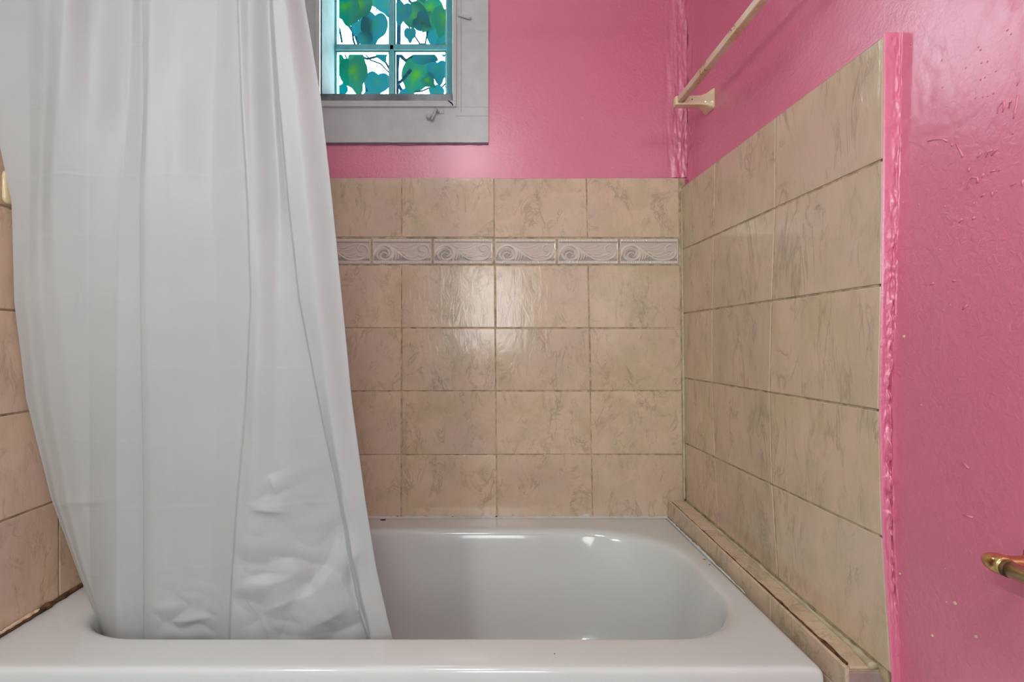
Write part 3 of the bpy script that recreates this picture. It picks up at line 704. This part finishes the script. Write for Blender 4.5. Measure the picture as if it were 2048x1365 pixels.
def stem(pts, w, Z):
    out = []
    for i in range(len(pts)-1):
        for f in (0, .5): 
            a, b = pts[i], pts[i+1]; out.append(P(a[0]+(b[0]-a[0])*f+random.uniform(-.6, .6), a[1]+(b[1]-a[1])*f, Z))
    out.append(P(pts[-1][0], pts[-1][1], Z)); bm = bmesh.new(); tube(bm, out, 1.5*w/F*Z/2, 7); under(bm_obj('stem', bm, M['stem'], None, True), vine)
for pts, w_, Z in [([(794, -160), (798, 20), (797, 92), (794, 140), (792, 215)], 6, 2.40), ([(817, 0), (845, 30), (858, 44)], 3.5, 2.32), ([(868, -30), (858, 44), (850, 90), (848, 110)], 2.2, 2.34), ([(806, 35), (842, 92), (850, 108)], 2.2, 2.36),
        ([(690, 40), (710, 70), (718, 92), (730, 130), (734, 200)], 4, 2.38), ([(715, 110), (735, 118), (755, 113), (772, 125), (782, 145)], 3, 2.33), ([(728, 106), (740, 120), (762, 128), (780, 147)], 2, 2.36), ([(800, 110), (812, 122), (830, 112), (850, 104), (868, 100)], 5, 2.35),
        ([(785, 175), (805, 160), (822, 140)], 4, 2.33), ([(792, 160), (800, 175), (808, 190), (812, 215)], 4.5, 2.37), ([(830, 184), (845, 182), (858, 176), (880, 178), (893, 165)], 2.2, 2.35), ([(692, 150), (686, 175), (684, 210)], 4, 2.37), ([(724, 150), (732, 158), (736, 200)], 4, 2.40),
        ([(672, 45), (680, 60), (684, 85)], 3, 2.38), ([(704, 40), (706, 80), (712, 95)], 3, 2.41), ([(892, 100), (893, 190)], 3, 2.30), ([(700, 130), (680, 90)], 2, 2.3), ([(752, 22), (757, 0), (765, -30)], 1.6, 2.3)]:
    stem(pts, w_, Z)
# ------------------------------------------------------------------ shower curtain
def curtain():
    YS = np.array([-520, 0, 200, 400, 600, 800, 1000, 1130, 1230, 1300, 1400], float)
    Lx = np.array([-52, -40, -20, 14, 20, 44, 95, 142, 184, 208, 235], float)
    Rx = np.array([575, 606, 641, 664, 684, 703, 731, 752, 774, 792, 815], float)
    # fold table: for each height, (pixel, depth towards the room in mm)
    keys = [
     [(-60,0),(60,6),(130,22),(175,26),(215,2),(255,-14),(277,-16),(290,4),(318,12),(370,-4),(430,-14),(470,-6),(482,10),(505,0),(530,-14),(545,-16),(552,14),(575,12),(600,-6)],
     [(-40,0),(60,4),(120,16),(165,24),(205,4),(250,-12),(278,-14),(290,4),(315,12),(360,0),(425,-10),(474,-4),(484,9),(500,2),(530,-12),(546,-14),(553,14),(575,14),(606,-4)],
     [(-20,0),(50,-6),(95,4),(148,20),(195,8),(245,-10),(279,-14),(288,0),(305,8),(350,4),(420,-8),(476,-4),(490,8),(505,4),(540,-12),(558,-14),(566,12),(600,14),(641,0)],
     [(14,-6),(50,-6),(80,0),(118,10),(180,10),(240,-2),(280,-12),(286,6),(300,9),(345,6),(420,-4),(486,-6),(502,8),(515,6),(555,-8),(574,-12),(583,10),(620,14),(664,2)],
     [(20,-6),(55,0),(90,6),(130,9),(185,9),(240,4),(281,-8),(287,6),(300,8),(350,4),(430,-6),(488,-12),(508,7),(522,9),(560,0),(590,-6),(604,8),(640,14),(684,2)],
     [(44,-6),(75,0),(110,6),(150,9),(195,9),(242,5),(282,-7),(288,4),(305,6),(355,2),(430,-8),(476,-14),(498,6),(520,12),(560,4),(610,-4),(640,4),(665,12),(703,2)],
     [(95,-6),(115,0),(145,6),(175,9),(210,9),(245,6),(283,-6),(289,2),(305,4),(355,0),(420,-8),(460,-12),(482,8),(510,12),(560,6),(620,0),(676,-6),(690,10),(731,4)],
     [(142,-6),(155,0),(175,6),(200,8),(225,8),(250,5),(283,-5),(289,2),(305,4),(350,0),(415,-8),(450,-10),(473,8),(500,8),(560,4),(630,2),(700,-8),(715,8),(752,4)],
     [(184,-4),(195,0),(208,5),(222,7),(240,7),(258,4),(283,-4),(289,2),(305,3),(350,-2),(410,-8),(446,-9),(468,8),(500,6),(560,4),(640,6),(720,-6),(738,8),(774,4)],
     [(208,-4),(216,0),(225,4),(236,6),(248,6),(262,4),(283,-3),(289,2),(305,2),(350,-2),(410,-7),(446,-8),(466,8),(500,6),(560,4),(650,6),(738,-6),(752,8),(792,4)]]
    keys.append([(a+(15 if a > 300 else 12), b) for a, b in keys[-1]])
    K = np.array(keys, float)                  # heights x knots x 2
    for a_, b_, st_ in ((6, 7, 6), (11, 12, 6), (15, 16, 9)):   # folded-over edges: a small step where one pleat laps the next
        K[:, a_, 1] = K[:, b_, 1]-st_; K[:, a_, 0] = np.maximum(K[:, a_, 0], K[:, b_, 0]-7)
    ny, nx = 620, 460
    yy = np.concatenate([np.linspace(-520, 0, 80, endpoint=False), np.linspace(0, 1400, ny-80)])
    ss_ = np.linspace(0, 1, nx)
    Pxy = np.zeros((ny, nx)); D = np.zeros((ny, nx))
    for j, y in enumerate(yy):
        kx = np.array([np.interp(y, YS, K[:, q_, 0]) for q_ in range(K.shape[1])]); kd = np.array([np.interp(y, YS, K[:, q_, 1]) for q_ in range(K.shape[1])])
        l, r = np.interp(y, YS, Lx), np.interp(y, YS, Rx)
        px = l+(r-l)*ss_
        # smooth interpolation between knots (cosine), slightly blurred
        i = np.clip(np.searchsorted(kx, px)-1, 0, len(kx)-2); t = np.clip((px-kx[i])/(kx[i+1]-kx[i]), 0, 1); t = t*t*(3-2*t)*0.6+t*0.4
        Pxy[j] = px; D[j] = kd[i]*(1-t)+kd[i+1]*t
    D *= 1.45; k_ = np.array([1, 2, 3, 2, 1])/9.
    for j in range(ny):
        e = np.pad(D[j], 2, mode='edge'); D[j] = np.convolve(e, k_, 'valid')
    for _ in range(8):
        D[1:-1] = (D[:-2]+2*D[1:-1]+D[2:])/4
    Y = np.repeat(yy[:, None], nx, 1)
    # packing creases across the vinyl
    wob = np.array([noise.noise((x/90, 3, 0)) for x in np.linspace(-60, 820, 400)]); wx = np.interp(Pxy, np.linspace(-60, 820, 400), wob)
    for c, (yc, a0) in enumerate([(80, .5), (215, .5), (352, .9), (475, .6), (598, .5), (735, .6), (882, .7), (1012, .9), (1140, .9)]):
        fade = np.interp(Pxy, np.linspace(-60, 820, 60), [0.35+0.65*max(0, 0.5+noise.noise((q_/4, c*3.3, 1))) for q_ in range(60)])
        sag = yc+wx*10+8*np.sin((Pxy-180)/95+c)*0.6
        d = (Y-sag)
        D += 0.85*a0*fade*np.exp(-np.abs(d)/2.6)*np.where(d > 0, 1, 0.7) - 0.3*a0*fade*np.exp(-((d+7)/5)**2)
    # vertical crease line near x = 282
    D -= 1.2*np.exp(-np.abs(Pxy-np.interp(Y, [0, 400, 1300], [281, 281, 285]))/2.0)
    # crumpled folds: sharp crests and hollows along polylines
    def seg_dist(pts):
        best = np.full(Pxy.shape, 1e9); side = np.zeros(Pxy.shape); along = np.zeros(Pxy.shape)
        L = sum(math.dist(pts[i], pts[i+1]) for i in range(len(pts)-1)); acc = 0
        for (ax, ay), (bx_, by_) in zip(pts[:-1], pts[1:]):
            dx, dy = bx_-ax, by_-ay; l2 = dx*dx+dy*dy
            t = np.clip(((Pxy-ax)*dx+(Y-ay)*dy)/l2, 0, 1)
            qx, qy = Pxy-(ax+t*dx), Y-(ay+t*dy); d = np.sqrt(qx*qx+qy*qy)
            m_ = d < best; best = np.where(m_, d, best); side = np.where(m_, np.sign(dx*qy-dy*qx), side); along = np.where(m_, (acc+t*math.sqrt(l2))/L, along)
            acc += math.sqrt(l2)
        return best, side, along
    def crest(pts, amp, wl, wr, ends=True):    # wl: reach on the side < 0, wr: on the side > 0
        nonlocal D
        d, s, a = seg_dist(pts); w_ = np.where(s > 0, wr, wl)
        f = (np.sin(np.clip(a, 0, 1)*PI) if ends else 1.0)
        D += amp*0.8*np.exp(-(np.sqrt(d*d+4)-2)/(w_*1.25))*f
    crest([(505,1012),(540,1016),(582,1022)], 9, 22, 5)
    crest([(545,945),(552,965),(560,985)], 6, 25, 6)
    crest([(505,1006),(535,985),(560,980)], -3, 8, 8)
    crest([(470,1184),(485,1170),(515,1158),(540,1161),(592,1152)], 8, 8, 24)
    crest([(478,1172),(492,1150),(530,1143),(590,1141)], -5, 6, 10)
    crest([(562,1203),(600,1196),(625,1187),(650,1163),(668,1135),(680,1100)], 10, 7, 34)
    crest([(570,1190),(620,1165),(650,1130),(664,1085),(668,1030)], -7, 18, 14)
    crest([(530,1222),(560,1206),(590,1200)], 6, 8, 20)
    crest([(530,1226),(575,1240),(620,1250)], -4, 14, 9)
    crest([(618,1252),(660,1240),(695,1220)], 5, 18, 7)
    crest([(678,1100),(681,1168),(700,1210),(742,1277),(755,1300)], 8, 14, 6, False)
    crest([(687,1095),(689,1150),(694,1180)], 5, 6, 8)
    crest([(660,900),(680,960),(700,1030),(719,1105)], -7, 6, 12)
    crest([(719,1105),(718,1160),(715,1215)], -6, 6, 9)
    crest([(710,1200),(730,1245),(748,1285)], -8, 9, 7)
    crest([(440,1270),(480,1262),(560,1266),(700,1272)], -3, 9, 9)
    crest([(335,1245),(385,1243),(440,1236)], 4, 8, 5)
    crest([(100,1012),(150,1004),(246,996)], 3, 8, 4)
    crest([(185,520),(178,580),(165,625),(160,660)], 2.5, 9, 6)
    # soft crumples low down
    base = np.zeros_like(D)
    mask = smoothstep(880, 1180, Y)*smoothstep(455, 520, Pxy)*(1-smoothstep(690, 745, Pxy))
    low = smoothstep(1130, 1240, Y)*smoothstep(290, 330, Pxy)*(1-smoothstep(420, 455, Pxy))
    for j in range(ny):
        for i in range(nx):
            y = Y[j, i]; px = Pxy[j, i]; m_ = mask[j, i]; l_ = low[j, i]
            v_ = 1.3*abs(noise.noise((px/95, y/150, 0.5)))
            if m_ > 0.01:
                v_ += m_*(13*abs(noise.noise(((px+0.7*y)/120, (y-0.5*px)/95, 4.0)))+6*abs(noise.noise(((px-0.9*y)/75, (y+0.4*px)/70, 9.0))))
            if l_ > 0.01: v_ += l_*5*abs(noise.noise((px/45, y/30, 2.0)))
            base[j, i] = v_
    base[1:-1, 1:-1] = (base[1:-1, 1:-1]*2+base[:-2, 1:-1]+base[2:, 1:-1]+base[1:-1, :-2]+base[1:-1, 2:])/6
    D += base
    # hanging plane: rod at the top, tucked behind the front rim below
    u = np.clip((Pxy-100)/600, 0, 1)
    ztop = 0.945; zlow = np.interp(Pxy, [90, 190, 240, 330, 800], [1.125, 1.105, 1.055, 1.035, 1.035])
    t = np.clip((Y+520)/1790, 0, 1)
    Z0 = ztop+(zlow-ztop)*t**np.interp(Pxy, [60, 330], [2.3, 1.3])
    Zs = Z0-D/1000.0*1.15
    X = (Pxy-PX)/F*Z0; Hh = H-(Y-PY)/F*Z0
    X = np.maximum(X, XT+0.004)
    co = np.stack([X, Zs, Hh], -1).reshape(-1, 3).astype(np.float32)
    idx = np.arange(ny*nx).reshape(ny, nx)
    q_ = np.stack([idx[:-1, :-1], idx[1:, :-1], idx[1:, 1:], idx[:-1, 1:]], -1).reshape(-1, 4)
    me = bpy.data.meshes.new('curtain_sheet'); me.vertices.add(len(co)); me.vertices.foreach_set('co', co.ravel())
    me.loops.add(q_.size); me.loops.foreach_set('vertex_index', q_.ravel().astype(np.int32)); me.polygons.add(len(q_))
    me.polygons.foreach_set('loop_start', np.arange(0, q_.size, 4, dtype=np.int32)); me.polygons.foreach_set('use_smooth', np.ones(len(q_), dtype=bool))
    me.update(calc_edges=True); me.validate()
    me.materials.append(M['curtain']); o = bpy.data.objects.new('curtain_sheet', me); COL.objects.link(o)
    return o, co.reshape(ny, nx, 3)
cur = empty('shower_curtain', (-0.6, 0.95, H), 'white vinyl shower curtain hanging in folds and tucked inside the tub', 'shower curtain')
sheet, CC = curtain(); under(sheet, cur)
# hem along the free edge
bm = bmesh.new(); tube(bm, [Vector(CC[j, -1])+Vector((0, 0.0012, 0)) for j in range(0, CC.shape[0], 6)], 0.0014, 6); under(bm_obj('edge_hem', bm, M['curtain'], None, True), cur)
topz = float(CC[0, :, 2].mean())
rod = empty('curtain_rod', (0, 0.945, topz), 'chrome shower curtain rod spanning the tub from wall to wall', 'curtain rod')
bm = bmesh.new(); tube(bm, [(XL+0.002, 0.945, topz+0.045), (XR-0.002, 0.945, topz+0.045)], 0.0125, 20); under(bm_obj('rod_pole', bm, M['chrome'], None, True), rod)
for sx, d in ((XL, 1), (XR, -1)):
    bm = bmesh.new(); lathe(bm, (sx, 0.945, topz+0.045), (d, 0, 0), [(0, .028), (.004, .028), (.01, .018), (.02, .015)], 24); under(bm_obj('end_flange', bm, M['chrome'], None, True), rod)
for k in range(9):
    c = Vector(CC[0, int(12+k*(CC.shape[1]-25)/8)]); bm = bmesh.new()
    tube(bm, [(c.x, 0.945+math.cos(a)*0.021, topz+0.040+math.sin(a)*0.030) for a in np.linspace(0, 2*PI, 25)], 0.0018, 8); under(bm_obj('curtain_ring', bm, M['ring'], None, True), cur)
# ------------------------------------------------------------------ square towel bar high on the right wall
BXc = 0.613; BZ0 = 1.525; BH = 0.726
tb = empty('towel_bar', (XR, 1.25, H+BH), 'cream square towel bar on a ceramic bracket high on the pink wall', 'towel bar')
def bar_y(i): return BH
bm = bmesh.new(); hw = 0.0095
q0 = [(BXc-hw, BZ0), (BXc+hw, BZ0)]
y_far, y_near = 1.522, 0.93
h_f, h_n = H+0.7285, H+0.742
vsb = []
for (y, h) in ((y_far, h_f), (y_near, h_n)):
    for (dx, dz) in ((-hw, -hw), (hw, -hw), (hw, hw), (-hw, hw)): vsb.append(bm.verts.new((BXc+dx+0.002, y, h+dz)))
for f_ in ((0, 1, 2, 3), (7, 6, 5, 4), (0, 4, 5, 1), (1, 5, 6, 2), (2, 6, 7, 3), (3, 7, 4, 0)): bm.faces.new([vsb[i] for i in f_])
bmesh.ops.bevel(bm, geom=list(bm.edges), offset=0.0012, segments=2, affect='EDGES')
def bar_mat():
    m, nt, b = new_mat('chipped_cream_bar'); mp = mapping(nt)
    n1 = noise_n(nt, mp.outputs[0], 75, 5, 0.65, 1.0); n2 = noise_n(nt, mp.outputs[0], 9, 2)
    a = ramp(nt, n1.outputs['Fac'], [(0.40, (1, 1, 1, 1)), (0.45, (0, 0, 0, 1))]); k = ramp(nt, n2.outputs['Fac'], [(0.50, (0, 0, 0, 1)), (0.60, (1, 1, 1, 1))])
    f = mix(nt, 1.0, a.outputs[0], k.outputs[0], 'MULTIPLY')
    tint = ramp(nt, n2.outputs['Fac'], [(0.35, (0.82, 0.66, 0.50, 1)), (0.7, (0.72, 0.46, 0.24, 1))])
    nt.links.new(mix(nt, f, tint.outputs[0], (0.16, 0.08, 0.03, 1)), b.inputs['Base Color']); b.inputs['Roughness'].default_value = 0.4
    nt.links.new(bump(nt, f, 0.4, 0.001), b.inputs['Normal']); return m
o = bm_obj('bar', bm, bar_mat(), None); under(o, tb); o['label'] = 'square cream bar with chipped brown patches'
def bracket(yc, hc, name='bracket'):
    bm = bmesh.new(); secs = []
    # from the wall plate to the nose: (x, half width along the wall, half height, z shift)
    for x, wy, wz, dz in ((XR+0.001, .030, .030, 0), (XR-0.003, .030, .030, 0), (XR-0.010, .0265, .0255, 0), (XR-0.020, .020, .018, 0.0), (XR-0.034, .0155, .0142, 0), (XR-0.060, .0138, .0135, 0), (BXc+0.001-hw-0.001, .0135, .0135, 0), (BXc-hw-0.0035, .0120, .0120, 0)):
        r_ = min(wy, wz)*0.22; pts = rrect(-wy, wy, wy, -wz, wz, [(r_, r_)]*4, 3, 3)
        secs.append([bm.verts.new((x, yc+a, hc+dz+b)) for a, b in pts])
    for i in range(len(secs)-1):
        n_ = len(secs[0])
        for k in range(n_): bm.faces.new((secs[i][k], secs[i][(k+1) % n_], secs[i+1][(k+1) % n_], secs[i+1][k]))
    bm.faces.new(secs[0]); bm.faces.new(secs[-1])
    o = bm_obj(name, bm, M['cream_ceramic'], None, True); under(o, tb); return o
bracket(BZ0+0.006, h_f-0.001); bracket(0.925, h_n)
bm = bmesh.new(); lathe(bm, (0.648, BZ0-0.0085, h_f+0.0), (0, -1, 0), [(0, .0016), (.0016, .0014), (.0018, .0005)], 10); under(bm_obj('set_screw', bm, M['black_mould'], None, True), tb)
# ------------------------------------------------------------------ metal bar at lower right
mb = empty('towel_bar', (XR, 0.5, H-0.27), 'brushed brass bar with an oval finial on the pink wall at lower right', 'towel bar')
MZ = 0.633; MX = (1990-PX)/F*MZ; MH = H-(1128-PY)/F*MZ
bm = bmesh.new(); tube(bm, [(MX+0.004, MZ-0.012, MH-0.001), (MX+0.004, MZ-0.42, MH-0.001)], 0.0100, 28); under(bm_obj('bar', bm, M['nickel'], None, True), mb)
bm = bmesh.new(); tube(bm, [(MX+0.004, MZ-0.0085, MH-0.001), (MX+0.004, MZ-0.0145, MH-0.001)], 0.0106, 28); under(bm_obj('collar', bm, M['rust'], None, True), mb)
def post(yc, s):
    bm = bmesh.new()
    # oval finial, rounded away from the bar
    lathe(bm, (MX+0.004, yc-s*0.010, MH), (0, s, 0), [(0, .0112), (.003, .0122), (.008, .0128), (.014, .0122), (.020, .0102), (.025, .0072), (.0285, .0035), (.0295, .0002)], 28)
    o = bm_obj('finial', bm, M['brass'], None, True); under(o, mb)
    bm = bmesh.new()
    lathe(bm, (MX+0.002, yc, MH+0.001), (XR-MX-0.002, 0, 0.0), [(0, .0085), (.012, .0090), (.025, .0082), (.038, .0085), (.048, .0115), (.056, .0175), (.061, .0235), (XR-MX-0.002, .0245)], 28)
    o = bm_obj('post', bm, M['brass'], None, True); under(o, mb)
post(MZ, 1); post(MZ-0.43, -1)
# ------------------------------------------------------------------ ceramic soap dish on the left wall, mostly behind the curtain
sd = empty('soap_dish', (XT, 1.07, H+0.30), 'cream ceramic soap dish on the left tiled wall, peeking past the curtain', 'soap dish')
bm = bmesh.new(); secs = []
for x, wy, z0, z1 in ((XT-0.001, .070, -.024, .044), (XT+0.004, .070, -.024, .044), (XT+0.007, .066, -.021, .040)):
    secs.append([bm.verts.new((x, 1.0685+a, H+0.300+b)) for a, b in rrect(-wy, wy, wy, z0, z1, [(.012, .012)]*4, 4, 2)])
for i in range(2):
    n_ = len(secs[0])
    for k in range(n_): bm.faces.new((secs[i][k], secs[i][(k+1) % n_], secs[i+1][(k+1) % n_], secs[i+1][k]))
bm.faces.new(secs[0]); bm.faces.new(secs[-1]); under(bm_obj('back_plate', bm, M['cream_ceramic'], None, True), sd)
bm = bmesh.new(); secs = []
for z, gx, gy in ((-.030, .045, .045), (-.022, .058, .052), (-.006, .062, .056), (-.004, .060, .054), (-.006, .052, .047), (-.018, .042, .040)):
    ring_ = []
    for k in range(25):
        a = -PI/2+PI*k/24; ring_.append(bm.verts.new((XT+0.003+math.cos(a)*gx*0.6, 1.085+math.sin(a)*gy*0.9, H+0.30+z)))
    secs.append(ring_)
for i in range(5):
    for k in range(24): bm.faces.new((secs[i][k], secs[i][k+1], secs[i+1][k+1], secs[i+1][k]))
bm.faces.new(secs[0]); bm.faces.new(secs[-1]); under(bm_obj('dish', bm, M['cream_ceramic'], None, True), sd)
# ------------------------------------------------------------------ unseen lamps behind and above the camera: inferred vanity bar, added ceiling light
vl = empty('inferred_vanity_light', (XL, -0.60, H+0.80), 'inferred unseen vanity light bar with three frosted globe bulbs on the left wall', 'light')
bm = bmesh.new(); box(bm, XL-0.001, XL+0.03, -0.90, -0.30, H+0.75, H+0.85, 0.006); under(bm_obj('light_plate', bm, M['chrome'], None), vl)
for y in (-0.78, -0.60, -0.42):
    bm = bmesh.new(); lathe(bm, (XL+0.028, y, H+0.80), (1, 0, 0), [(0, .022), (.02, .024), (.03, .02)], 20); under(bm_obj('socket', bm, M['chrome'], None, True), vl)
    bm = bmesh.new(); bmesh.ops.create_uvsphere(bm, u_segments=24, v_segments=14, radius=0.042)
    for v in bm.verts: v.co += Vector((XL+0.092, y, H+0.80))
    under(bm_obj('globe_bulb', bm, M['bulb'], None, True), vl)
cl = empty('added_ceiling_light', (-0.05, -0.40, H+TOP), 'added round flush ceiling light, unseen fill over the bathroom floor', 'light')
bm = bmesh.new(); lathe(bm, (-0.05, -0.40, H+TOP), (0, 0, -1), [(0, .15), (.015, .152), (.03, .15), (.05, .13), (.068, .09), (.078, .03), (.079, .001)], 32); under(bm_obj('added_glass_dome', bm, M['dome'], None, True), cl)  # dome of the added ceiling fill
